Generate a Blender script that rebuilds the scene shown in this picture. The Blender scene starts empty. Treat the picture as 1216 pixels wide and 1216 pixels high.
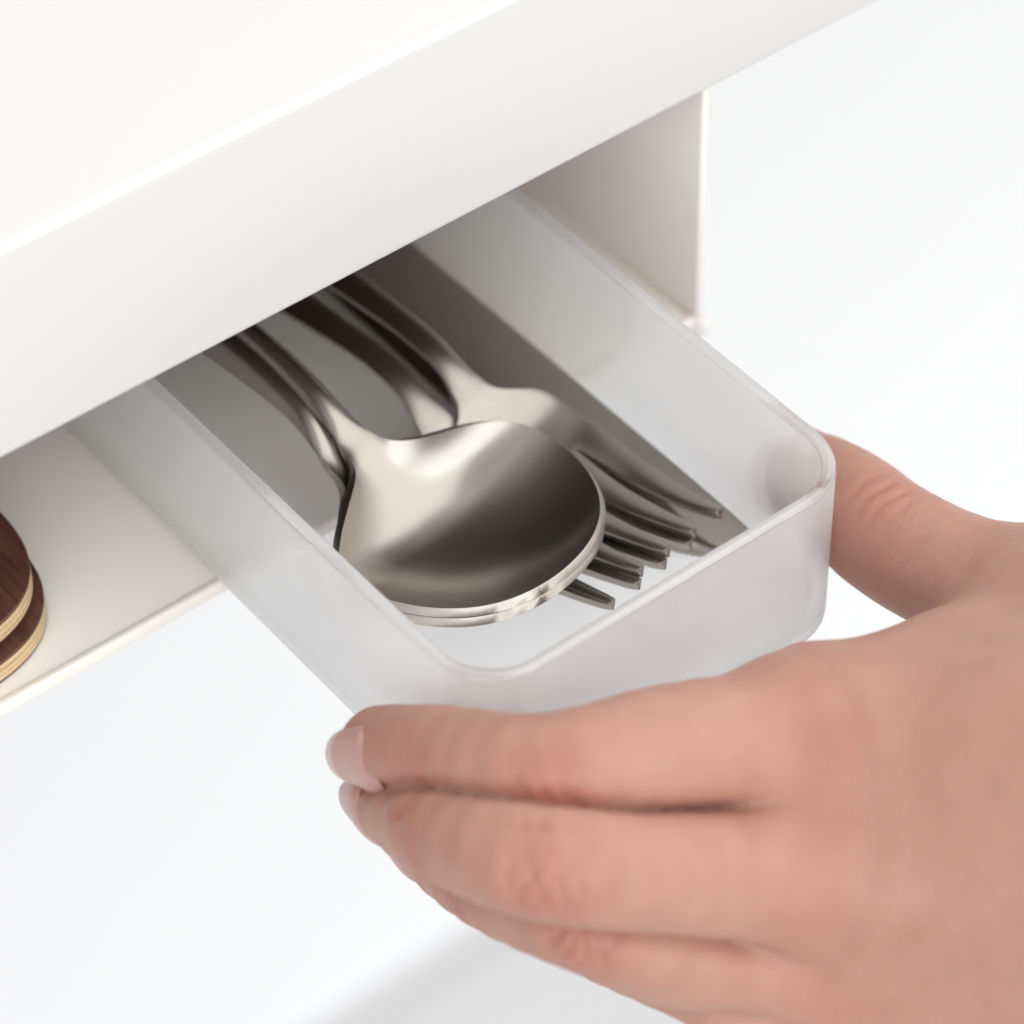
import bpy, bmesh, math, random
import numpy as np
from mathutils import Vector, Matrix, noise as mnoise

scene = bpy.context.scene
col = scene.collection
random.seed(4)

# ------------------------------------------------------------------ camera
YAW, PITCH, ROLL = math.radians(37.354), math.radians(45.599), math.radians(-1.209)
fwd = Vector((math.sin(YAW) * math.cos(PITCH), math.cos(YAW) * math.cos(PITCH), -math.sin(PITCH)))
right0 = Vector((math.cos(YAW), -math.sin(YAW), 0))
up0 = right0.cross(fwd)
right = math.cos(ROLL) * right0 + math.sin(ROLL) * up0
up = -math.sin(ROLL) * right0 + math.cos(ROLL) * up0
cd = bpy.data.cameras.new('camera')
cam = bpy.data.objects.new('camera', cd)
col.objects.link(cam)
m = Matrix((right, up, -fwd)).transposed().to_4x4()
m.translation = Vector((-0.27023, -0.30296, 0.37107))
cam.matrix_world = m
cd.sensor_width = 36.0
cd.lens = 120.32
cd.clip_start = 0.02
cd.clip_end = 60
cd.dof.use_dof = True
cd.dof.focus_distance = 0.483
cd.dof.aperture_fstop = 12.0
scene.camera = cam

# ------------------------------------------------------------------ world, lamps, exposure
w = bpy.data.worlds.new('World')
scene.world = w
w.use_nodes = True
bg = w.node_tree.nodes['Background']
bg.inputs['Color'].default_value = (0.98, 0.98, 0.985, 1)
bg.inputs['Strength'].default_value = 0.42


def area(name, loc, target, size, power, color):
    ld = bpy.data.lights.new(name, 'AREA')
    ld.shape = 'RECTANGLE'
    ld.size, ld.size_y = size
    ld.energy = power
    ld.color = color
    o = bpy.data.objects.new(name, ld)
    col.objects.link(o)
    o.location = loc
    o.rotation_euler = (Vector(target) - Vector(loc)).to_track_quat('-Z', 'Y').to_euler()
    return o


area('key_softbox', (0.95, -0.40, 1.0), (0, 0, 0), (2.5, 2.5), 13.8, (1.0, 0.965, 0.92))
area('added_fill_lamp', (-0.70, -1.28, 0.72), (0, 0, 0.02), (2.8, 1.7), 16.0, (0.97, 0.985, 1.0))  # unseen lamp added to lift the board front and rack interior
area('added_top_lamp', (0.40, 0.65, 0.95), (0.1, 0.05, 0.0), (0.9, 0.9), 0.9, (1.0, 0.985, 0.96))  # lamp added out of view to brighten board top, hand and counter
scene.view_settings.view_transform = 'Standard'
scene.view_settings.look = 'None'
scene.view_settings.exposure = 0.76
scene.view_settings.gamma = 1.0
scene.cycles.use_denoising = True
scene.cycles.max_bounces = 24
scene.cycles.transmission_bounces = 20
scene.cycles.transparent_max_bounces = 12
scene.cycles.diffuse_bounces = 16
scene.cycles.sample_clamp_indirect = 6.0

# ------------------------------------------------------------------ helpers


def mat(name, color=(0.8, 0.8, 0.8), rough=0.5, metallic=0.0, **kw):
    mt = bpy.data.materials.new(name)
    mt.use_nodes = True
    p = mt.node_tree.nodes['Principled BSDF']
    p.inputs['Base Color'].default_value = (*color, 1)
    p.inputs['Roughness'].default_value = rough
    p.inputs['Metallic'].default_value = metallic
    for k, v in kw.items():
        p.inputs[k.replace('_', ' ')].default_value = v
    return mt


def nodes(mt):
    nt = mt.node_tree
    return nt, nt.nodes['Principled BSDF'], nt.nodes.new, nt.links.new


def add_bump(mt, scale, strength, dist, detail=3, stretch=None, coord='Object'):
    nt, p, N, L = nodes(mt)
    tc = N('ShaderNodeTexCoord')
    nz = N('ShaderNodeTexNoise')
    nz.inputs['Scale'].default_value = scale
    nz.inputs['Detail'].default_value = detail
    if stretch:
        mp = N('ShaderNodeMapping')
        mp.inputs['Scale'].default_value = stretch
        L(tc.outputs[coord], mp.inputs['Vector'])
        L(mp.outputs['Vector'], nz.inputs['Vector'])
    else:
        L(tc.outputs[coord], nz.inputs['Vector'])
    b = N('ShaderNodeBump')
    b.inputs['Strength'].default_value = strength
    b.inputs['Distance'].default_value = dist
    L(nz.outputs['Fac'], b.inputs['Height'])
    L(b.outputs['Normal'], p.inputs['Normal'])
    return nz


def mesh_obj(name, verts, faces, material, parent=None, smooth=True, sharp=40):
    me = bpy.data.meshes.new(name)
    me.from_pydata([tuple(v) for v in verts], [], [tuple(f) for f in faces])
    me.validate()
    me.update()
    o = bpy.data.objects.new(name, me)
    col.objects.link(o)
    me.materials.append(material)
    if smooth:
        me.polygons.foreach_set('use_smooth', [True] * len(me.polygons))
        if sharp:
            me.set_sharp_from_angle(angle=math.radians(sharp))
    if parent:
        o.parent = parent
    return o


def bevel_box(name, lo, hi, material, parent=None, r=0.001, seg=4):
    bm = bmesh.new()
    bmesh.ops.create_cube(bm, size=1)
    lo, hi = Vector(lo), Vector(hi)
    for v in bm.verts:
        v.co = Vector([lo[i] + (v.co[i] + 0.5) * (hi[i] - lo[i]) for i in range(3)])
    if r:
        bmesh.ops.bevel(bm, geom=bm.edges[:], offset=r, segments=seg, affect='EDGES', profile=0.5)
    bmesh.ops.recalc_face_normals(bm, faces=bm.faces[:])
    me = bpy.data.meshes.new(name)
    bm.to_mesh(me)
    bm.free()
    o = bpy.data.objects.new(name, me)
    col.objects.link(o)
    me.materials.append(material)
    me.polygons.foreach_set('use_smooth', [True] * len(me.polygons))
    me.set_sharp_from_angle(angle=math.radians(50))
    if parent:
        o.parent = parent
    return o


def thing(name, label, cat, group=None, loc=(0, 0, 0)):
    o = bpy.data.objects.new(name, None)
    o.empty_display_size = 0.01
    col.objects.link(o)
    o.location = loc
    tag(o, label, cat, group)
    return o


def tag(o, label, cat, group=None):
    o['label'] = label
    o['category'] = cat
    if group:
        o['group'] = group


def smoothstep(a, b, x):
    t = np.clip((x - a) / (b - a), 0, 1)
    return t * t * (3 - 2 * t)


def interp(x, xs, ys):
    """monotone-ish smooth interpolation (cubic hermite through the points)"""
    xs, ys = np.asarray(xs, float), np.asarray(ys, float)
    d = np.gradient(ys, xs)
    x = np.clip(x, xs[0], xs[-1])
    i = np.clip(np.searchsorted(xs, x) - 1, 0, len(xs) - 2)
    h = xs[i + 1] - xs[i]
    t = (x - xs[i]) / h
    return ((2 * t**3 - 3 * t**2 + 1) * ys[i] + (t**3 - 2 * t**2 + t) * h * d[i]
            + (-2 * t**3 + 3 * t**2) * ys[i + 1] + (t**3 - t**2) * h * d[i + 1])


# ------------------------------------------------------------------ materials


def wood_early(name, c, rough):
    mt = mat(name, c, rough)
    add_bump(mt, 120, 0.1, 0.0003, 5, (1, 12, 12))
    return mt


M = {}
M['board'] = mat('white_laminate', (0.645, 0.642, 0.63), 0.42)
add_bump(M['board'], 900, 0.05, 0.0003)
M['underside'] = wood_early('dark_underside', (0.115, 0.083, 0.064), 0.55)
M['coat'] = mat('white_powder_coat', (0.86, 0.818, 0.76), 0.5)
add_bump(M['coat'], 2600, 0.12, 0.0002)
M['counter'] = mat('white_counter', (0.735, 0.745, 0.76), 0.5)
add_bump(M['counter'], 60, 0.03, 0.001)
M['cabinet'] = mat('white_cabinet', (0.67, 0.67, 0.67), 0.5)
add_bump(M['cabinet'], 60, 0.03, 0.001)
M['edge_shade'] = mat('grey_edge_shade', (0.60, 0.60, 0.61), 0.5)  # grey stands in for the shaded band below the counter edge
add_bump(M['edge_shade'], 200, 0.05, 0.0005)
M['cap'] = mat('white_rubber', (0.85, 0.84, 0.82), 0.6)
add_bump(M['cap'], 1500, 0.05, 0.0002)


def steel(name, c, rough):
    mt = mat(name, c, rough, 1.0)
    nt, p, N, L = nodes(mt)
    tc = N('ShaderNodeTexCoord')
    mp = N('ShaderNodeMapping')
    mp.inputs['Scale'].default_value = (1.0, 0.5, 1.0)
    nz = N('ShaderNodeTexNoise')
    nz.inputs['Scale'].default_value = 22
    nz.inputs['Detail'].default_value = 1
    L(tc.outputs['Object'], mp.inputs['Vector'])
    L(mp.outputs['Vector'], nz.inputs['Vector'])
    r = N('ShaderNodeMapRange')
    r.inputs['To Min'].default_value = rough - 0.04
    r.inputs['To Max'].default_value = rough + 0.04
    L(nz.outputs['Fac'], r.inputs['Value'])
    L(r.outputs['Result'], p.inputs['Roughness'])
    return mt


M['steel'] = steel('satin_steel', (0.44, 0.41, 0.37), 0.28)
M['steel_blade'] = steel('satin_blade_steel', (0.40, 0.372, 0.337), 0.2)

# frosted plastic: rough refraction mixed with diffuse transmission
fm = bpy.data.materials.new('frosted_plastic')
fm.use_nodes = True
nt, p, N, L = nodes(fm)
nt.nodes.remove(p)


def frost_shader(mt, see, rough, ior, dif=0.5, clear=0.25, gfac=0.055, grough=0.24):
    nt = mt.node_tree
    N, L = nt.nodes.new, nt.links.new
    rf = N('ShaderNodeBsdfGlass')
    rf.distribution = 'MULTI_GGX'
    rf.inputs['Color'].default_value = (1, 1, 1, 1)
    rf.inputs['Roughness'].default_value = rough
    rf.inputs['IOR'].default_value = ior
    tr = N('ShaderNodeBsdfTranslucent')
    tr.inputs['Color'].default_value = (0.985, 0.985, 0.99, 1)
    df = N('ShaderNodeBsdfDiffuse')
    df.inputs['Color'].default_value = (0.96, 0.96, 0.965, 1)
    gl = N('ShaderNodeBsdfGlossy')
    gl.inputs['Roughness'].default_value = grough
    m1, m2, m3 = N('ShaderNodeMixShader'), N('ShaderNodeMixShader'), N('ShaderNodeMixShader')
    m1.inputs['Fac'].default_value = dif
    m2.inputs['Fac'].default_value = 1 - see
    L(tr.outputs[0], m1.inputs[1])
    L(df.outputs[0], m1.inputs[2])
    tp = N('ShaderNodeBsdfTransparent')
    m4 = N('ShaderNodeMixShader')
    m4.inputs['Fac'].default_value = clear
    L(rf.outputs[0], m4.inputs[1])
    L(tp.outputs[0], m4.inputs[2])
    L(m4.outputs[0], m2.inputs[1])
    L(m1.outputs[0], m2.inputs[2])
    m3.inputs['Fac'].default_value = gfac
    L(m2.outputs[0], m3.inputs[1])
    L(gl.outputs[0], m3.inputs[2])
    L(m3.outputs[0], nt.nodes['Material Output'].inputs['Surface'])
    tc = N('ShaderNodeTexCoord')
    nz = N('ShaderNodeTexNoise')
    nz.inputs['Scale'].default_value = 1800
    b = N('ShaderNodeBump')
    b.inputs['Strength'].default_value = 0.10
    b.inputs['Distance'].default_value = 0.0002
    L(tc.outputs['Object'], nz.inputs['Vector'])
    L(nz.outputs['Fac'], b.inputs['Height'])
    L(b.outputs['Normal'], gl.inputs['Normal'])
    L(b.outputs['Normal'], rf.inputs['Normal'])


frost_shader(fm, 0.66, 0.22, 1.3, 0.5, 0.36)
M['rim'] = bpy.data.materials.new('polished_plastic_rim')
M['rim'].use_nodes = True
M['rim'].node_tree.nodes.remove(M['rim'].node_tree.nodes['Principled BSDF'])
frost_shader(M['rim'], 0.9, 0.12, 1.45, 0.5, 0.05, 0.10, 0.10)
M['frost_floor'] = bpy.data.materials.new('frosted_plastic_floor')
M['frost_floor'].use_nodes = True
M['frost_floor'].node_tree.nodes.remove(M['frost_floor'].node_tree.nodes['Principled BSDF'])
frost_shader(M['frost_floor'], 0.78, 0.2, 1.25, 0.8, 0.9)
M['frost'] = fm


def wood(name, c1, c2, scale, stretch, rough):
    mt = mat(name, c1, rough)
    nt, p, N, L = nodes(mt)
    tc = N('ShaderNodeTexCoord')
    mp = N('ShaderNodeMapping')
    mp.inputs['Scale'].default_value = stretch
    nz = N('ShaderNodeTexNoise')
    nz.inputs['Scale'].default_value = scale
    nz.inputs['Detail'].default_value = 5
    cr = N('ShaderNodeValToRGB')
    cr.color_ramp.elements[0].color = (*c1, 1)
    cr.color_ramp.elements[0].position = 0.35
    cr.color_ramp.elements[1].color = (*c2, 1)
    cr.color_ramp.elements[1].position = 0.68
    L(tc.outputs['Object'], mp.inputs['Vector'])
    L(mp.outputs['Vector'], nz.inputs['Vector'])
    L(nz.outputs['Fac'], cr.inputs['Fac'])
    L(cr.outputs['Color'], p.inputs['Base Color'])
    b = N('ShaderNodeBump')
    b.inputs['Strength'].default_value = 0.15
    b.inputs['Distance'].default_value = 0.0002
    L(nz.outputs['Fac'], b.inputs['Height'])
    L(b.outputs['Normal'], p.inputs['Normal'])
    return mt


M['walnut'] = wood('walnut_veneer', (0.075, 0.028, 0.018), (0.15, 0.062, 0.042), 90, (12, 1, 12), 0.5)
M['ply_light'] = wood('birch_ply', (0.62, 0.43, 0.23), (0.74, 0.56, 0.34), 150, (1, 1, 10), 0.6)
M['ply_dark'] = wood('birch_ply_cross', (0.47, 0.30, 0.15), (0.60, 0.42, 0.24), 150, (1, 1, 10), 0.6)

# ------------------------------------------------------------------ setting: lower counter and its cabinet front
ct = bevel_box('countertop', (-1.6, 0.242, -0.53), (1.8, 1.5, -0.50), M['counter'], None, 0.004, 4)
ct['kind'] = 'structure'
ct['label'] = 'white counter far below the board, out of focus'
et = bevel_box('edge_shade_strip', (-1.6, 0.2385, -0.526), (1.8, 0.2418, -0.505), M['edge_shade'], ct, 0.001, 2)  # added strip, shade under the counter edge put into its colour
cf = bevel_box('cabinet_front', (-1.6, 0.285, -1.3), (1.8, 0.33, -0.531), M['cabinet'], None, 0.002, 2)
cf['kind'] = 'structure'
cf['label'] = 'white cabinet front under the counter edge'
fl = mesh_obj('floor', [(-2.5, -2.5, -1.3), (3, -2.5, -1.3), (3, 0.285, -1.3), (-2.5, 0.285, -1.3)], [(0, 1, 2, 3)], M['cabinet'], None, False)
fl['kind'] = 'structure'
fl['label'] = 'pale floor in front of the cabinet'

# ------------------------------------------------------------------ board and rack
BY = -0.004
bd = bevel_box('shelf_board', (-0.42, BY, 0.0516), (0.17, 0.205, 0.0862), M['board'], None, 0.0012, 4)
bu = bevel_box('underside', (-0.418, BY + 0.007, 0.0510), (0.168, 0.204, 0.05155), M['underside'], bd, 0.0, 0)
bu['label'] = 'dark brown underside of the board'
tag(bd, 'thick white shelf board above the pulled out drawer', 'shelf')

rack = thing('hanging_rack', 'white metal rack hanging under the white shelf board', 'rack')
T = 0.0014
fp = bevel_box('floor_panel', (-0.335, 0.0010, 0.0005), (-T - 0.0003, 0.198, 0.0020), M['coat'], rack, 0.0004, 2)
# folded front edge of the floor panel: a small raised hem
bevel_box('front_hem', (-0.335, -0.0004, 0.0), (-T - 0.0003, 0.0009, 0.0025), M['coat'], fp, 0.0004, 3)
for x0 in (-T, -0.3368):
    sp = bevel_box('side_panel', (x0, -0.0002, -0.0006), (x0 + T, 0.1995, 0.0508), M['coat'], rack, 0.0004, 2)
bevel_box('back_panel', (-0.335, 0.1984, 0.0006), (-T - 0.0003, 0.1998, 0.0508), M['coat'], rack, 0.0003, 2)
bevel_box('corner_cap', (-0.0018, -0.0016, -0.0018), (0.0012, 0.0030, 0.0016), M['cap'], rack, 0.0011, 4)

# ------------------------------------------------------------------ frosted drawer


def rrect(x0, x1, y0, y1, r, n=12):
    pts = []
    for cx, cy, a0 in ((x1 - r, y1 - r, 0), (x0 + r, y1 - r, 90), (x0 + r, y0 + r, 180), (x1 - r, y0 + r, 270)):
        for k in range(n + 1):
            a = math.radians(a0 + 90 * k / n)
            pts.append((cx + r * math.cos(a), cy + r * math.sin(a)))
    return pts


def loft(loops, cap_first=False, cap_last=False, closed=False):
    verts, faces = [], []
    n = len(loops[0])
    for lp in loops:
        verts += lp
    k = len(loops)
    for i in range(k if closed else k - 1):
        a, b = i * n, ((i + 1) % k) * n
        for j in range(n):
            j2 = (j + 1) % n
            faces.append((a + j, a + j2, b + j2, b + j))
    if cap_first:
        faces.append(tuple(range(n - 1, -1, -1)))
    if cap_last:
        faces.append(tuple((k - 1) * n + j for j in range(n)))
    return verts, faces


DX0, DX1, DY0, DY1 = -0.0946, -0.0259, -0.0648, 0.185
ZB, ZT = 0.0034, 0.0332
WT = 0.0021
drawer = thing('cutlery_drawer', 'frosted translucent plastic drawer pulled out of the rack, holding steel cutlery', 'drawer')


def dl(inset, z, r):
    return [(x, y, z) for x, y in rrect(DX0 + inset, DX1 - inset, DY0 + inset, DY1 - inset, max(r - inset, 0.0008))]


RO = 0.0105
prof = [(0.0012, ZB), (0.00045, ZB + 0.00025), (0.00005, ZB + 0.0010), (0.0000, ZB + 0.0020), (0.00045, ZB + 0.0024), (0.0000, ZB + 0.0030)]
prof += [(0.0, ZB + 0.012), (0.0, ZT - 0.0005), (0.00015, ZT - 0.00015), (0.0005, ZT)]
prof += [(WT - 0.0005, ZT), (WT - 0.00015, ZT - 0.00015), (WT, ZT - 0.0005), (WT, ZB + 0.0042), (WT + 0.0003, ZB + 0.0029), (WT + 0.0004, ZB)]
vs, fs = loft([dl(i, z, RO) for i, z in prof], closed=True)
# wall ring with rounded rim, and the floor plate inside it
tray = mesh_obj('tray_wall', vs, fs, M['frost'], drawer, True, 50)
bm = bmesh.new()
bm.from_mesh(tray.data)
bmesh.ops.recalc_face_normals(bm, faces=bm.faces[:])
bm.to_mesh(tray.data)
bm.free()
tray.data.set_sharp_from_angle(angle=math.radians(50))
tray.data.materials.append(M['rim'])
for pl in tray.data.polygons:          # the top edge is polished, the faces are frosted
    if pl.center.z > ZT - 0.0006 and (abs(pl.normal.z) > 0.3):
        pl.material_index = 1
ZF = ZB + 0.0022
vs, fs = loft([dl(WT + 0.00046, z, RO) for z in (ZB + 0.0004, ZF)], True, True)
mesh_obj('tray_floor', vs, fs, M['frost_floor'], drawer, True, 50)

# ------------------------------------------------------------------ cutlery


def strip_mesh(stations, cols, thick, material, name, parent, mask=None, bev=0.00025):
    """stations: list of rows of 3D points (top surface); solidified downwards"""
    nr, nc = len(stations), len(stations[0])
    verts = [p for row in stations for p in row]
    faces = []
    for i in range(nr - 1):
        for j in range(nc - 1):
            if mask is None or mask(i, j):
                faces.append((i * nc + j, i * nc + j + 1, (i + 1) * nc + j + 1, (i + 1) * nc + j))
    me = bpy.data.meshes.new(name)
    me.from_pydata([tuple(v) for v in verts], [], faces)
    bm = bmesh.new()
    bm.from_mesh(me)
    bmesh.ops.delete(bm, geom=[v for v in bm.verts if not v.link_faces], context='VERTS')
    bmesh.ops.remove_doubles(bm, verts=bm.verts[:], dist=2e-5)
    bmesh.ops.recalc_face_normals(bm, faces=bm.faces[:])
    if sum(f.normal.z for f in bm.faces) < 0:
        bmesh.ops.reverse_faces(bm, faces=bm.faces[:])
    bm.to_mesh(me)
    bm.free()
    o = bpy.data.objects.new(name, me)
    col.objects.link(o)
    me.materials.append(material)
    so = o.modifiers.new('solid', 'SOLIDIFY')
    so.thickness = thick
    so.offset = -1
    so.use_even_offset = True
    bv = o.modifiers.new('bevel', 'BEVEL')
    bv.width = bev
    bv.segments = 3
    bv.limit_method = 'ANGLE'
    bv.angle_limit = math.radians(50)
    me.polygons.foreach_set('use_smooth', [True] * len(me.polygons))
    if parent:
        o.parent = parent
    return o


HS = [50, 58, 70, 90, 115, 140, 160, 172]


def axis_frame(pts):
    """polyline of (s_mm, x, y): returns function s -> centre and unit cross direction"""
    s = np.array([p[0] for p in pts], float)
    x = np.array([p[1] for p in pts], float)
    y = np.array([p[2] for p in pts], float)

    def f(t):
        cx, cy = interp(t, s, x), interp(t, s, y)
        e = 0.5
        dx, dy = interp(t + e, s, x) - interp(t - e, s, x), interp(t + e, s, y) - interp(t - e, s, y)
        n = math.hypot(dx, dy) or 1
        return cx, cy, dy / n, -dx / n
    return f


def make_spoon(axis, z0, label):
    """s runs in mm from the tip of the bowl to the end of the handle"""
    t = thing('spoon', label, 'spoon', 'steel spoons in the drawer')
    f = axis_frame(axis)
    ss = np.concatenate([20 * (1 - np.cos(np.linspace(0, math.pi / 2, 22))), np.linspace(21, 52, 40), np.linspace(54, 168, 40)])
    hw = []
    for s in ss:
        if s <= 20.5:
            v = 20.6 * math.sqrt(max(1 - ((20.5 - s) / 20.5) ** 2, 0)) ** 0.96
        else:
            v = interp(s, [20.5, 24, 27, 29.5, 31.5, 33.3, 35, 37, 40, 55, 75, 100, 130, 152, 162, 166.5, 168],
                       [20.6, 19.8, 17.6, 14.0, 10.2, 6.8, 4.5, 3.2, 2.6, 2.5, 3.0, 4.2, 6.2, 7.8, 7.0, 4.2, 1.0])
        hw.append(max(float(v), 0.05))
    zr = lambda s: float(interp(s, [0, 10, 20, 30, 38, 45, 55, 70, 95, 130, 168], [1.0, 0.35, 0.0, 0.4, 2.0, 4.0, 5.6, 6.4, 5.0, -1.0, -8.5]))
    dp = lambda s: float(interp(s, [0, 4, 10, 18, 24, 28, 31, 34, 37, 40, 168], [0, 2.7, 5.3, 6.8, 6.9, 6.0, 4.2, 2.0, 0.6, 0.0, 0.0]))
    rows = []
    us = np.sin(np.linspace(-math.pi / 2, math.pi / 2, 33))
    for s, h in zip(ss, hw):
        cx, cy, nx, ny = f(s)
        row = []
        for u in us:
            crown = 0.55 * smoothstep(38, 48, s) * (1 - u * u)      # handle slightly domed
            z = zr(s) - dp(s) * (1 - abs(u) ** 2.3) + crown
            row.append(((cx + nx * h * u) / 1000, (cy + ny * h * u) / 1000, z0 + z / 1000))
        rows.append(row)
    strip_mesh(rows, 33, 0.0013, M['steel'], 'spoon_body', t)
    return t


sp1_axis = [(0, -67.0, -42.6), (20, -66.6, -22.6), (33, -69.2, -9.6), (40, -70.4, -3.0), (52, -71.1, 8.5), (64, -72.3, 19.5), (90, -75.0, 45), (168, -82, 120)]
make_spoon(sp1_axis, 0.0178, 'satin steel spoon stacked on top of the other spoon')
sp2_axis = [(0, -67.3, -42.75), (20, -67.2, -22.75), (33, -71.3, -9.6), (40, -73.4, -2.9), (50, -73.7, 6.5), (62, -75.1, 18), (90, -78.5, 45), (168, -85, 121)]
make_spoon(sp2_axis, 0.0161, 'satin steel spoon underneath, only its edge and neck showing')


def make_fork(axis, z0, tipsx, label):
    t = thing('fork', label, 'fork', 'steel forks in the drawer')
    f = axis_frame(axis)
    ROOT, SH = 27.0, 36.0
    ss = np.concatenate([[0, 0.25, 0.8], np.linspace(2, ROOT, 20), np.linspace(ROOT + 0.6, 52, 50), np.linspace(54, 168, 36)])
    zt = lambda s: float(interp(s, [0, 6, 14, 22, 30, 37, 43, 52, 66, 95, 130, 168], [3.6, 1.9, 0.5, 0.0, 0.4, 1.9, 4.4, 7.6, 9.4, 8.4, 3.0, -2.5]))
    def hw(s):
        return float(interp(s, [0, 12, 25, 32, 36, 38, 39.4, 40.6, 42, 44.5, 55, 75, 100, 130, 152, 162, 166.5, 168],
                            [9.6, 10.6, 11.2, 11.2, 10.6, 9.2, 7.0, 5.0, 3.6, 2.8, 2.4, 3.0, 4.2, 6.2, 7.6, 6.9, 4.2, 1.0]))
    # column layout: 4 tines x 4 sub columns, 3 gaps of one column
    colspec = []
    for k in range(4):
        for q in range(5):
            colspec.append((k, q / 4 * 2 - 1))
    rows = []
    for s in ss:
        cx, cy, nx, ny = f(s)
        h = hw(s)
        g = smoothstep(0, ROOT, s)
        tw = float(interp(s, [0, 1.2, 4, 10, 18, 24, 27], [0.75, 0.98, 1.2, 1.6, 2.05, 2.45, 2.72]))   # tine half width mm
        row = []
        for k, q in colspec:
            full_half = h / 4 * 0.80
            if s < ROOT + 5:
                ctr = (k - 1.5) * (5.5 + 0.2 * g)
                half = tw
                b = 1.0
            if s >= ROOT:
                c2 = (k - 1.5) * h / 2 * 0.985
                h2 = h / 4 * 0.86
                bl = float(smoothstep(ROOT, ROOT + 5, s))
                if s < ROOT + 5:
                    ctr = ctr * (1 - bl) + c2 * bl
                    half = half * (1 - bl) + h2 * bl
                else:
                    ctr, half = c2, h2
            x = ctr + half * q
            un = x / max(h, 0.1)
            dish = -1.1 * (1 - un * un) * float(smoothstep(4, 20, s) * (1 - smoothstep(33, 42, s)))
            crown = 0.55 * float(smoothstep(40, 50, s)) * (1 - un * un)
            tine = 0.22 * (1 - q * q) * float(1 - smoothstep(ROOT - 3, ROOT + 3, s))
            z = zt(s) + dish + crown + tine
            row.append(((cx + nx * x) / 1000, (cy + ny * x) / 1000, z0 + z / 1000))
        rows.append(row)
    iroot = int(np.searchsorted(ss, ROOT - 0.01))

    def mask(i, j):
        return (j % 5 != 4) or i >= iroot
    strip_mesh(rows, len(colspec), 0.0016, M['steel'], 'fork_body', t, mask, 0.0002)
    return t


make_fork([(0, -42.4, -44.6), (25, -45.0, -20.0), (40, -47.2, -4.4), (51, -47.9, 6), (68, -50.0, 23), (168, -58, 118)],
          0.0102, None, 'satin steel fork lying on top of the other fork and the knife')
make_fork([(0, -48.6, -45.4), (25, -51.8, -21.0), (40, -54.3, -4.8), (54, -54.9, 9), (69, -57.5, 24), (168, -68, 118)],
          0.0082, None, 'satin steel fork underneath, tines showing beside the spoon bowls')

# table knife flat on the drawer floor against the right wall
kn = thing('table_knife', 'steel table knife with serrated edge lying flat under the forks', 'knife')
ys = np.concatenate([np.linspace(-47.3, -40, 22), np.linspace(-39.6, 8, 120), np.linspace(9, 120, 40)])
zk = ZF + 0.0017
rows = []
for i, y in enumerate(ys):
    xr = float(interp(y, [-47.3, -46.6, -45, -42, -36, -10, 8, 20, 60, 120], [-31.8, -30.0, -29.2, -28.9, -28.8, -28.8, -28.9, -29.0, -29.2, -30.0]))
    xl = float(interp(y, [-47.3, -46.6, -45, -43, -40, -34, -25, 0, 8, 20, 46, 60, 120], [-32.2, -34.0, -36.2, -38.0, -40.0, -43.0, -45.4, -46.4, -46.4, -46.2, -45.0, -42.0, -45.0]))
    if -44 < y < -2:
        xl += 0.28 * (i % 2)
    row = []
    for u in np.linspace(0, 1, 9):
        x = xl + (xr - xl) * u
        crown = 2.2 * float(smoothstep(44, 64, y)) * (1 - (2 * u - 1) ** 2)
        ground = -0.5 * max(0, 0.22 - u) / 0.22 if y < 44 else 0
        row.append((x / 1000, y / 1000, zk + (crown + ground) / 1000))
    rows.append(row)
nb = 22 + 120 + 14
strip_mesh(rows[:nb + 1], 9, 0.0013, M['steel_blade'], 'blade', kn, None, 0.0001)
strip_mesh(rows[nb:], 9, 0.0016, M['steel'], 'handle', kn, None, 0.0003)

# ------------------------------------------------------------------ wooden spoons on the rack floor


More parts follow.
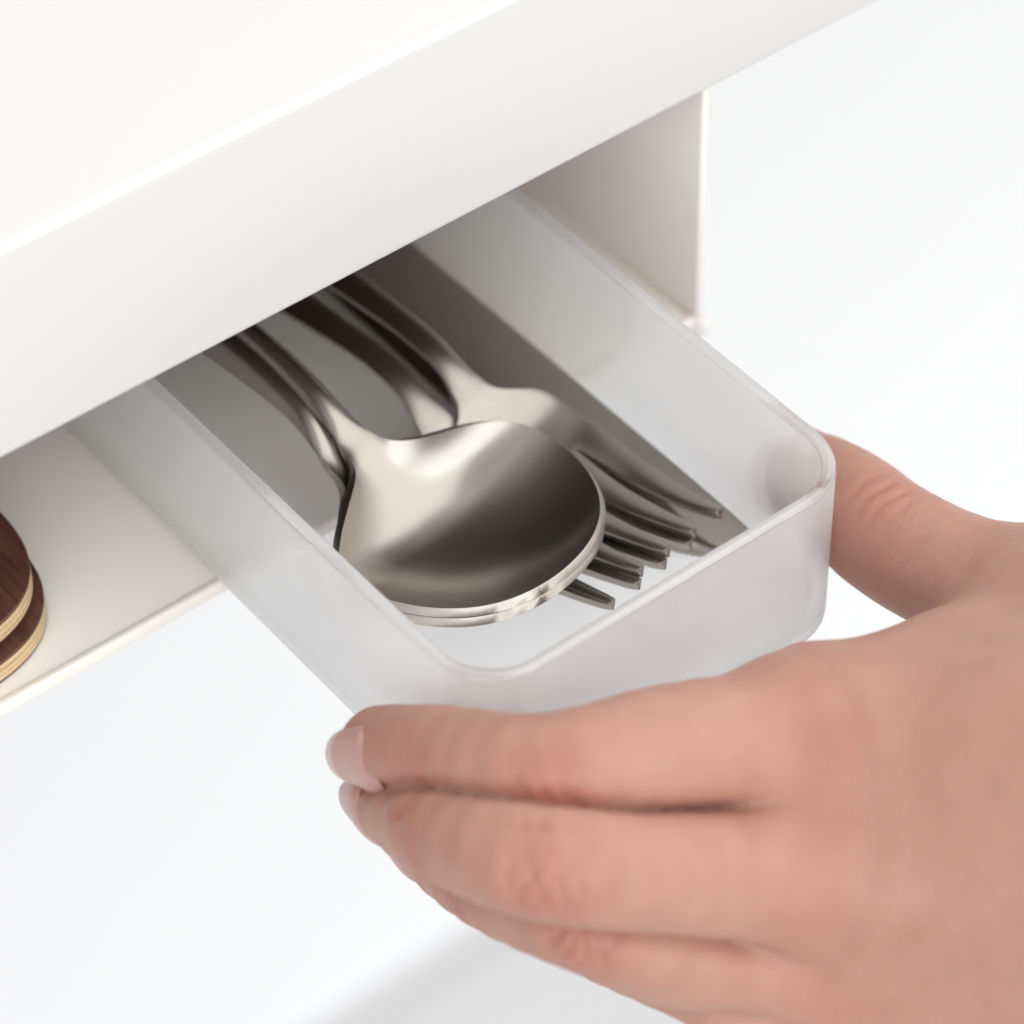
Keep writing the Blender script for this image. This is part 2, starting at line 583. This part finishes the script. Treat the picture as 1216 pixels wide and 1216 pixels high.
def make_wooden_spoon(cx, cy, a, b, ztop, rot, label):
    t = thing('wooden_spoon', label, 'spoon', 'wooden spoons on the rack floor')
    outline = []
    n = 72
    for k in range(n + 1):
        ang = math.pi * (1 + k / n)          # front half of the head
        ex = math.copysign(abs(math.cos(ang)) ** 0.714, math.cos(ang))
        ey = math.copysign(abs(math.sin(ang)) ** 0.714, math.sin(ang))
        outline.append((a * ex, b * ey))
    right_side = [(a * 0.985, 6), (a * 0.93, 12), (a * 0.80, 20), (a * 0.55, 29), (a * 0.32, 38), (6.0, 50), (5.5, 80), (6.5, 125), (4, 130), (0, 131)]
    outline += right_side
    outline += [(-x, y) for x, y in reversed(right_side[:-1])]
    c, s_ = math.cos(rot), math.sin(rot)
    layers = [('veneer', 0.0, 0.55, M['walnut']), ('ply', 0.55, 1.35, M['ply_light']), ('ply', 1.35, 1.75, M['ply_dark']),
              ('ply', 1.75, 2.55, M['ply_light']), ('ply', 2.55, 2.9, M['ply_dark']), ('ply', 2.9, 3.5, M['ply_light']), ('veneer', 3.5, 3.9, M['walnut'])]
    for nm, za, zb, mt in layers:
        loops = []
        for z, ins in ((za, 0.12 if za == 0 else 0.0), (za + 0.1, 0.0), (zb - 0.03, 0.0), (zb - 0.01, 0.03)):
            lp = []
            for x, y in outline:
                d = math.hypot(x, y) or 1
                x2, y2 = x * (1 - ins / d), y * (1 - ins / d)
                lp.append(((cx + c * x2 - s_ * y2) / 1000, (cy + s_ * x2 + c * y2) / 1000, ztop - z / 1000))
            loops.append(lp)
        if za == 0:
            # dished top face: shrinking loops that sink towards the middle
            inner = []
            for q, dz in ((0.93, 0.15), (0.8, 0.9), (0.6, 1.5), (0.35, 1.8), (0.1, 1.9)):
                lp = []
                for (x, y, z), (ox, oy) in zip(loops[0], outline):
                    hy = float(smoothstep(45, 20, oy)) if oy > 20 else 1.0
                    lp.append((cx / 1000 + (x - cx / 1000) * q, cy / 1000 + (y - cy / 1000) * q, z - dz * hy * 0.22 / 1000))
                inner.append(lp)
            loops = inner[::-1] + loops
        v_, f_ = loft(loops, True, True)
        o = mesh_obj(nm, v_, f_, mt, t, True, 35)
        bm = bmesh.new()
        bm.from_mesh(o.data)
        bmesh.ops.recalc_face_normals(bm, faces=bm.faces[:])
        bm.to_mesh(o.data)
        bm.free()
    return t


make_wooden_spoon(-137.0, 27.0, 22.0, 22.0, 0.0112, 0.0, 'dark walnut wooden spoon with pale plywood edge, upper of the two')
make_wooden_spoon(-136.6, 25.0, 22.0, 22.0, 0.0063, 0.02, 'dark walnut wooden spoon with pale plywood edge, lying under the other one')

# ------------------------------------------------------------------ hand
#                 joint positions in metres, radius
J = {
    'index': [((-0.0585, -0.0891, 0.0209), 0.0100), ((-0.0771, -0.0838, 0.0280), 0.0088), ((-0.0935, -0.0786, 0.0307), 0.0080), ((-0.0996, -0.0640, 0.0252), 0.0068), ((-0.1018, -0.0519, 0.0178), 0.0058)],
    'middle': [((-0.0664, -0.1004, 0.0102), 0.0104), ((-0.0858, -0.0944, 0.0201), 0.0086), ((-0.1010, -0.0880, 0.0280), 0.0078), ((-0.1054, -0.0733, 0.0228), 0.0070), ((-0.1015, -0.0527, 0.0083), 0.0060)],
    'ring': [((-0.0662, -0.1057, -0.0064), 0.0102), ((-0.0824, -0.0986, 0.0035), 0.0084), ((-0.0951, -0.0893, 0.0130), 0.0077), ((-0.0985, -0.0720, 0.0063), 0.0068), ((-0.0952, -0.0520, -0.0056), 0.0058)],
    'little': [((-0.0640, -0.1129, -0.0191), 0.0094), ((-0.0751, -0.1055, -0.0087), 0.0077), ((-0.0838, -0.0969, -0.0002), 0.0070), ((-0.0877, -0.0794, -0.0056), 0.0062), ((-0.0877, -0.0643, -0.0135), 0.0055)],
    'thumb': [((-0.0149, -0.0983, 0.0222), 0.0108), ((-0.0188, -0.0778, 0.0176), 0.0090), ((-0.0201, -0.0649, 0.0157), 0.0085), ((-0.0187, -0.0549, 0.0138), 0.0080), ((-0.0173, -0.0444, 0.0109), 0.0066)],
}
CARP = {'index': (-.0259, -.1397, .0317), 'middle': (-.0278, -.1432, .0264), 'ring': (-.0280, -.1450, .0179), 'little': (-.0265, -.1452, .0061)}
A = lambda v: np.array(v, np.float32)
prims_f = {k: [] for k in J}


def spline(pts, n=4):
    """Catmull-Rom through (x, y, z, r) control points"""
    pts = [np.array((*p_, r_), float) for p_, r_ in pts]
    ext = [2 * pts[0] - pts[1]] + pts + [2 * pts[-1] - pts[-2]]
    out = []
    for i in range(1, len(ext) - 2):
        p0, p1, p2, p3 = ext[i - 1:i + 3]
        for q in range(n):
            t_ = q / n
            out.append(0.5 * (2 * p1 + (p2 - p0) * t_ + (2 * p0 - 5 * p1 + 4 * p2 - p3) * t_**2 + (3 * p1 - p0 - 3 * p2 + p3) * t_**3))
    out.append(pts[-1])
    return out


for k, ch in J.items():
    sp_ = spline(ch)
    for qa, qb in zip(sp_[:-1], sp_[1:]):
        prims_f[k].append((A(qa[:3]), A(qb[:3]), float(qa[3]), float(qb[3])))
palm = []
for k in ('index', 'middle', 'ring', 'little'):
    r0 = J[k][0][1]
    palm.append((A(J[k][0][0]), A(CARP[k]), r0, 0.0128))
    # short stubs carry the palm into each finger root
    a, b2 = A(J[k][0][0]), A(J[k][1][0])
    palm.append((a, a + (b2 - a) * 0.10, r0, J[k][1][1] * 0.97))
fwdv = np.array(fwd, np.float32)
# flesh on the palm side, behind the metacarpals as the camera sees them
palm.append((A((-.050, -.090, .006)), A((-.020, -.133, .018)), .0125, .0150))
palm.append((A((-.054, -.103, -.010)), A((-.018, -.135, .000)), .0120, .0150))
# thumb metacarpal, thenar and the web to the index finger
CMC = (-.0195, -.1340, .0290)
palm.append((A(J['thumb'][0][0]), A(CMC), .0120, .0150))
palm.append((A((-.0160, -.0930, .0190)), A((-.0420, -.1020, .0230)), .0075, .0100))
palm.append((A((-.0190, -.1080, .0240)), A((-.0360, -.1130, .0270)), .0110, .0120))
palm.append((A((-0.0546, -0.0915, 0.0206)), A((-0.0375, -0.0934, 0.0217)), .0085, .0078))
# wrist and forearm
palm.append((A((-.0250, -.1420, .0200)), A((-.0080, -.1720, .0230)), .0230, .0225))
palm.append((A((-.0080, -.1720, .0230)), A((.0320, -.2500, .0300)), .0235, .0300))


PALM, FING = palm, prims_f


def cap(P, pr):
    a, b_, ra, rb = pr
    ab = b_ - a
    t_ = np.clip(((P - a) @ ab) / float(ab @ ab), 0, 1)
    return np.linalg.norm(P - (a + t_[:, None] * ab), axis=1) - (ra + (rb - ra) * t_)


def smin(a, b_, k):
    h = np.clip(k - np.abs(a - b_), 0, None) / k
    return np.minimum(a, b_) - h * h * k * 0.25


def hand_sdf(P, cull=None):
    palm, prims_f = (PALM, FING) if cull is None else cull
    d = np.full(len(P), 0.5, np.float32)
    for pr in palm:
        c_ = cap(P, pr)
        d = smin(d, c_, 0.011)
    F = np.full(len(P), 0.5, np.float32)
    th = F.copy()
    gs = []
    for k, prs in prims_f.items():
        g = np.full(len(P), 0.5, np.float32)
        for pr in prs:
            c_ = cap(P, pr)
            g = smin(g, c_, 0.0008)
        if k == 'thumb':
            th = g
            continue
        gs.append(g)
        F = smin(F, g, 0.0002)
    for ga, gb in zip(gs[:-1], gs[1:]):       # fold where two fingers press together
        F = F + 0.0011 * np.exp(-((ga - gb) / 0.0016) ** 2) * np.clip(1 - np.maximum(ga, gb) / 0.006, 0, 1)
    d = smin(d, F, 0.0035)
    return smin(d, th, 0.007)


def surface_nets(lo, hi, h):
    n = [int(math.ceil((hi[i] - lo[i]) / h)) + 1 for i in range(3)]
    ax = [lo[i] + h * np.arange(n[i], dtype=np.float32) for i in range(3)]
    D = np.full(n, 1.0, np.float32)
    # coarse pass: only evaluate blocks near the surface
    B = 8
    cen, idx = [], []
    for i in range(0, n[0], B):
        for j in range(0, n[1], B):
            for k in range(0, n[2], B):
                cen.append((lo[0] + h * (i + B / 2), lo[1] + h * (j + B / 2), lo[2] + h * (k + B / 2)))
                idx.append((i, j, k))
    dc = hand_sdf(np.array(cen, np.float32))
    rad = h * B * 0.95 + 0.003
    for (i, j, k), v in zip(idx, dc):
        sl = (slice(i, min(i + B, n[0])), slice(j, min(j + B, n[1])), slice(k, min(k + B, n[2])))
        if abs(v) > rad:
            D[sl] = v
    act = [t_ for t_, v in zip(idx, dc) if abs(v) <= rad]
    ctr = np.array([(lo[0] + h * (i + B / 2), lo[1] + h * (j + B / 2), lo[2] + h * (k + B / 2)) for i, j, k in act], np.float32)
    lim = rad + 0.016
    near_p = np.stack([cap(ctr, pr) < lim for pr in PALM], 1)
    near_f = {k: np.stack([cap(ctr, pr) < lim for pr in prs], 1) for k, prs in FING.items()}
    for q, (i, j, k) in enumerate(act):
        i2, j2, k2 = min(i + B, n[0]), min(j + B, n[1]), min(k + B, n[2])
        g = np.stack(np.meshgrid(ax[0][i:i2], ax[1][j:j2], ax[2][k:k2], indexing='ij'), -1).reshape(-1, 3)
        cl = ([pr for pr, u_ in zip(PALM, near_p[q]) if u_], {f_: [pr for pr, u_ in zip(prs, near_f[f_][q]) if u_] for f_, prs in FING.items()})
        D[i:i2, j:j2, k:k2] = hand_sdf(g, cl).reshape(i2 - i, j2 - j, k2 - k)
    ins = D < 0
    c8 = [ins[a:n[0] - 1 + a, b_:n[1] - 1 + b_, c:n[2] - 1 + c] for a in (0, 1) for b_ in (0, 1) for c in (0, 1)]
    cnt = sum(x.astype(np.int8) for x in c8)
    active = (cnt > 0) & (cnt < 8)
    I = np.argwhere(active)
    vid = np.full(active.shape, -1, np.int64)
    vid[active] = np.arange(len(I))
    acc = np.zeros((len(I), 3), np.float64)
    num = np.zeros(len(I))
    corners = [(a, b_, c) for a in (0, 1) for b_ in (0, 1) for c in (0, 1)]
    for q, ca in enumerate(corners):
        for cb in corners[q + 1:]:
            if sum(abs(x - y) for x, y in zip(ca, cb)) != 1:
                continue
            va = D[I[:, 0] + ca[0], I[:, 1] + ca[1], I[:, 2] + ca[2]]
            vb = D[I[:, 0] + cb[0], I[:, 1] + cb[1], I[:, 2] + cb[2]]
            s_ = (va < 0) != (vb < 0)
            t_ = np.where(s_, va / np.where(s_, va - vb, 1), 0)
            pos = np.array(ca) + t_[:, None] * (np.array(cb) - np.array(ca))
            acc += np.where(s_[:, None], pos, 0)
            num += s_
    V = np.array(lo) + h * (I + acc / num[:, None])
    faces = []
    for axis in range(3):
        a1, a2 = (axis + 1) % 3, (axis + 2) % 3
        s0 = [slice(None)] * 3
        s1 = [slice(None)] * 3
        s0[axis] = slice(0, n[axis] - 1)
        s1[axis] = slice(1, n[axis])
        x0, x1 = ins[tuple(s0)], ins[tuple(s1)]
        E_ = np.argwhere(x0 != x1)
        E_ = E_[(E_[:, a1] > 0) & (E_[:, a2] > 0) & (E_[:, a1] < n[a1] - 1) & (E_[:, a2] < n[a2] - 1)]
        flip = x0[E_[:, 0], E_[:, 1], E_[:, 2]]
        def cell(d1, d2):
            c = E_.copy()
            c[:, a1] += d1
            c[:, a2] += d2
            return vid[c[:, 0], c[:, 1], c[:, 2]]
        q = np.stack([cell(-1, -1), cell(0, -1), cell(0, 0), cell(-1, 0)], 1)
        q[~flip] = q[~flip][:, ::-1]
        faces.append(q)
    return V, np.concatenate(faces)


V, Fq = surface_nets((-.125, -.245, -.045), (.045, -.030, .075), 0.0005)
me = bpy.data.meshes.new('hand')
me.from_pydata(V.tolist(), [], Fq.tolist())
me.update()
tmp = bpy.data.objects.new('hand_base', me)
col.objects.link(tmp)
sm = tmp.modifiers.new('s', 'SMOOTH')
sm.factor = 0.5
sm.iterations = 4
dg = bpy.context.evaluated_depsgraph_get()
hm = bpy.data.meshes.new_from_object(tmp.evaluated_get(dg))
bpy.data.objects.remove(tmp)
bpy.data.meshes.remove(me)
hm.name = 'hand'
nv = len(hm.vertices)
P = np.empty(nv * 3, np.float32)
hm.vertices.foreach_get('co', P)
P = P.reshape(-1, 3)
Nn = np.empty(nv * 3, np.float32)
hm.vertex_normals.foreach_get('vector', Nn)
Nn = Nn.reshape(-1, 3)

red = np.zeros(nv, np.float32)
disp = np.zeros(nv, np.float32)
rng = np.random.default_rng(3)


def seg_param(P, a, b_):
    ab = b_ - a
    L_ = float(np.linalg.norm(ab))
    u_ = ab / L_
    s_ = (P - a) @ u_
    rad_ = np.linalg.norm((P - a) - s_[:, None] * u_, axis=1)
    return s_, rad_, u_


def creases(c, axis_dir, dorsal, offs, depth, width, reach, wob=0.0006, rk=1.0):
    """short grooves across the back of a joint"""
    c, u_, dn = A(c), A(axis_dir), A(dorsal)
    u_ = u_ / np.linalg.norm(u_)
    dn = dn - u_ * (dn @ u_)
    dn /= np.linalg.norm(dn)
    side = np.cross(u_, dn)
    q = P - c
    dist = np.linalg.norm(q, axis=1)
    near = dist < reach * 1.7
    x = q @ side
    s_ = q @ u_
    face = np.clip(Nn @ dn * 1.6, 0, 1)
    for o_, dd in offs:
        ph = rng.uniform(0, 6.28)
        lat = np.exp(-(x / (reach * rng.uniform(.38, .6))) ** 2)
        line = s_ - o_ - wob * np.sin(x * 900 + ph) - 12 * o_ * x * x / reach
        disp[near] -= (dd * depth * np.exp(-(line / width) ** 2) * lat * face)[near]
    red[near] += (0.8 * rk * np.exp(-(s_ / (reach * .75)) ** 2 - (x / reach) ** 2) * face)[near]


toward = -fwdv
for k, dep in (('index', 1.0), ('middle', 1.0), ('ring', 1.0)):
    ch = [A(c[0]) for c in J[k]]
    pip, dip = ch[2], ch[3]
    creases(pip, ch[3] - ch[1], A((-.75, -.6, .1)) + 0.4 * toward, [(-.0042, .6), (-.0024, .9), (-.0008, 1), (.001, .9), (.0028, .8), (.0046, .5)], .00034 * dep, .00055, .0085)
    creases(dip, ch[4] - ch[2], A((-1, -.2, -.1)) + 0.3 * toward, [(-.0014, .8), (.0002, 1), (.0016, .7)], .00026, .0005, .007)
    red += 0.55 * np.exp(-(np.linalg.norm(P - ch[4], axis=1) / .010) ** 2)
    mcp = ch[0]
    red += 0.55 * np.exp(-(np.linalg.norm(P - (mcp + toward * .008), axis=1) / .009) ** 2)
ch = [A(c[0]) for c in J['thumb']]
creases(ch[2], ch[3] - ch[1], toward + A((.35, .1, .55)), [(-.0040, .7), (-.0015, 1.2), (.0013, 1.2), (.0040, .7)], .00034, .00055, .0095, .0003, 0.55)
red += 0.5 * np.exp(-(np.linalg.norm(P - ch[4], axis=1) / .012) ** 2)
red += 0.5 * np.exp(-(np.linalg.norm(P - A((-.0245, -.0650, .0085)), axis=1) / .012) ** 2)
# low, soft unevenness
lowf = np.array([mnoise.noise(Vector(p) * 120) for p in P[::1]], np.float32) if nv < 500000 else np.zeros(nv, np.float32)
disp += lowf * 0.00018
red += lowf * 0.22
P2 = P + Nn * disp[:, None]
hm.vertices.foreach_set('co', P2.ravel())
att = hm.attributes.new('redness', 'FLOAT', 'POINT')
att.data.foreach_set('value', np.clip(red, 0, 1.2).astype(np.float32))
hm.polygons.foreach_set('use_smooth', [True] * len(hm.polygons))
hm.update()

sk = mat('skin', (0.66, 0.40, 0.29), 0.45, Specular_IOR_Level=0.4)
nt, p, N, L = nodes(sk)
at = N('ShaderNodeAttribute')
at.attribute_name = 'redness'
nzl = N('ShaderNodeTexNoise')
nzl.inputs['Scale'].default_value = 170
nzl.inputs['Detail'].default_value = 5
tc = N('ShaderNodeTexCoord')
L(tc.outputs['Object'], nzl.inputs['Vector'])
base = N('ShaderNodeMix')
base.data_type = 'RGBA'
base.inputs['A'].default_value = (0.408, 0.212, 0.158, 1)
base.inputs['B'].default_value = (0.50, 0.283, 0.219, 1)
L(nzl.outputs['Fac'], base.inputs['Factor'])
mixr = N('ShaderNodeMix')
mixr.data_type = 'RGBA'
mixr.inputs['B'].default_value = (0.42, 0.158, 0.117, 1)
ml = N('ShaderNodeMath')
ml.operation = 'MULTIPLY'
ml.inputs[1].default_value = 0.8
ml.use_clamp = True
L(at.outputs['Fac'], ml.inputs[0])
L(ml.outputs[0], mixr.inputs['Factor'])
L(base.outputs['Result'], mixr.inputs['A'])
L(mixr.outputs['Result'], p.inputs['Base Color'])
p.inputs['Subsurface Weight'].default_value = 0.6
p.inputs['Subsurface Radius'].default_value = (1.0, 0.36, 0.18)
p.inputs['Subsurface Scale'].default_value = 0.0019
vor = N('ShaderNodeTexVoronoi')
vor.inputs['Scale'].default_value = 1500
L(tc.outputs['Object'], vor.inputs['Vector'])
nzf = N('ShaderNodeTexNoise')
nzf.inputs['Scale'].default_value = 900
nzf.inputs['Detail'].default_value = 4
L(tc.outputs['Object'], nzf.inputs['Vector'])
ad = N('ShaderNodeMath')
ad.operation = 'ADD'
L(vor.outputs['Distance'], ad.inputs[0])
L(nzf.outputs['Fac'], ad.inputs[1])
bp = N('ShaderNodeBump')
bp.inputs['Strength'].default_value = 0.28
bp.inputs['Distance'].default_value = 0.00022
L(ad.outputs[0], bp.inputs['Height'])
L(bp.outputs['Normal'], p.inputs['Normal'])
hm.materials.clear()
hm.materials.append(sk)
hand = bpy.data.objects.new('hand', hm)
col.objects.link(hand)
tag(hand, 'right hand gripping the front end of the frosted drawer between thumb and fingers', 'hand')

# nails
nm_ = mat('fingernail', (0.72, 0.44, 0.39), 0.34)
nt, p, N, L = nodes(nm_)
at = N('ShaderNodeAttribute')
at.attribute_name = 'edge'
mx = N('ShaderNodeMix')
mx.data_type = 'RGBA'
mx.inputs['A'].default_value = (0.52, 0.30, 0.262, 1)
mx.inputs['B'].default_value = (0.60, 0.52, 0.44, 1)
L(at.outputs['Fac'], mx.inputs['Factor'])
L(mx.outputs['Result'], p.inputs['Base Color'])
p.inputs['Subsurface Weight'].default_value = 0.4
p.inputs['Subsurface Radius'].default_value = (1.0, 0.4, 0.3)
p.inputs['Subsurface Scale'].default_value = 0.0015
p.inputs['Coat Weight'].default_value = 0.1
p.inputs['Coat Roughness'].default_value = 0.15


def nail(tip, prev, dorsal, r, r2, length=0.0118, half=60, back=0.0062):
    Tt, d_ = A(tip), A(tip) - A(prev)
    d_ /= np.linalg.norm(d_)
    n_ = A(dorsal)
    n_ = n_ - d_ * (n_ @ d_)
    n_ /= np.linalg.norm(n_)
    sd = np.cross(d_, n_)
    nu, ns = 25, 25
    vv, ff, ed = [], [], []
    for i in range(ns):
        for j in range(nu):
            u_ = j / (nu - 1) * 2 - 1
            s0 = -back + 0.0026 * abs(u_) ** 2.4
            s1 = -back + length - 0.0030 * abs(u_) ** 2.2
            q = i / (ns - 1)
            s_ = s0 + (s1 - s0) * q
            th = math.radians(half) * u_ * (1 - 0.12 * q)
            Lb = float(np.linalg.norm(A(tip) - A(prev)))
            prev_r = r + (r2 - r) * max(0, -s_) / Lb
            R_ = prev_r + 0.00035 - 0.00003 * 0 - 0.0008 * max(0, (s_ + 0.001) / 0.008) ** 1.6 + 0.00045 * float(1 - smoothstep(-0.003, 0.003, s_)) - 0.0005 * float(1 - smoothstep(0.0, 0.22, q)) - 0.0004 * float(smoothstep(0.7, 1.0, abs(u_)))
            c_ = Tt + d_ * s_
            pt = c_ + n_ * (R_ * math.cos(th) * 0.96) + sd * (R_ * math.sin(th))
            vv.append(pt.tolist())
            ed.append(float(smoothstep(length - back - 0.0018, length - back - 0.0009, s_ + 0.0024 * abs(u_) ** 2.2)))
    for i in range(ns - 1):
        for j in range(nu - 1):
            ff.append((i * nu + j, i * nu + j + 1, (i + 1) * nu + j + 1, (i + 1) * nu + j))
    o = mesh_obj('fingernail', vv, ff, nm_, hand, True, None)
    bm = bmesh.new()
    bm.from_mesh(o.data)
    if sum((f.normal.dot(Vector(n_)) for f in bm.faces)) < 0:
        bmesh.ops.reverse_faces(bm, faces=bm.faces[:])
    bm.to_mesh(o.data)
    bm.free()
    a_ = o.data.attributes.new('edge', 'FLOAT', 'POINT')
    a_.data.foreach_set('value', ed)
    so = o.modifiers.new('solid', 'SOLIDIFY')
    so.thickness = 0.00045
    so.offset = -1
    return o


nail(J['index'][4][0], J['index'][3][0], (-.62, -.66, .42), J['index'][4][1], J['index'][3][1])
nail(J['middle'][4][0], J['middle'][3][0], (-.9, -.35, .1), J['middle'][4][1], J['middle'][3][1])
nail(J['ring'][4][0], J['ring'][3][0], (-1, -.1, -.35), J['ring'][4][1], J['ring'][3][1])
nail(J['little'][4][0], J['little'][3][0], (-1, -.1, -.35), J['little'][4][1], J['little'][3][1], 0.009)
nail(J['thumb'][4][0], J['thumb'][3][0], (1, .2, .3), J['thumb'][4][1], J['thumb'][3][1], 0.0135)
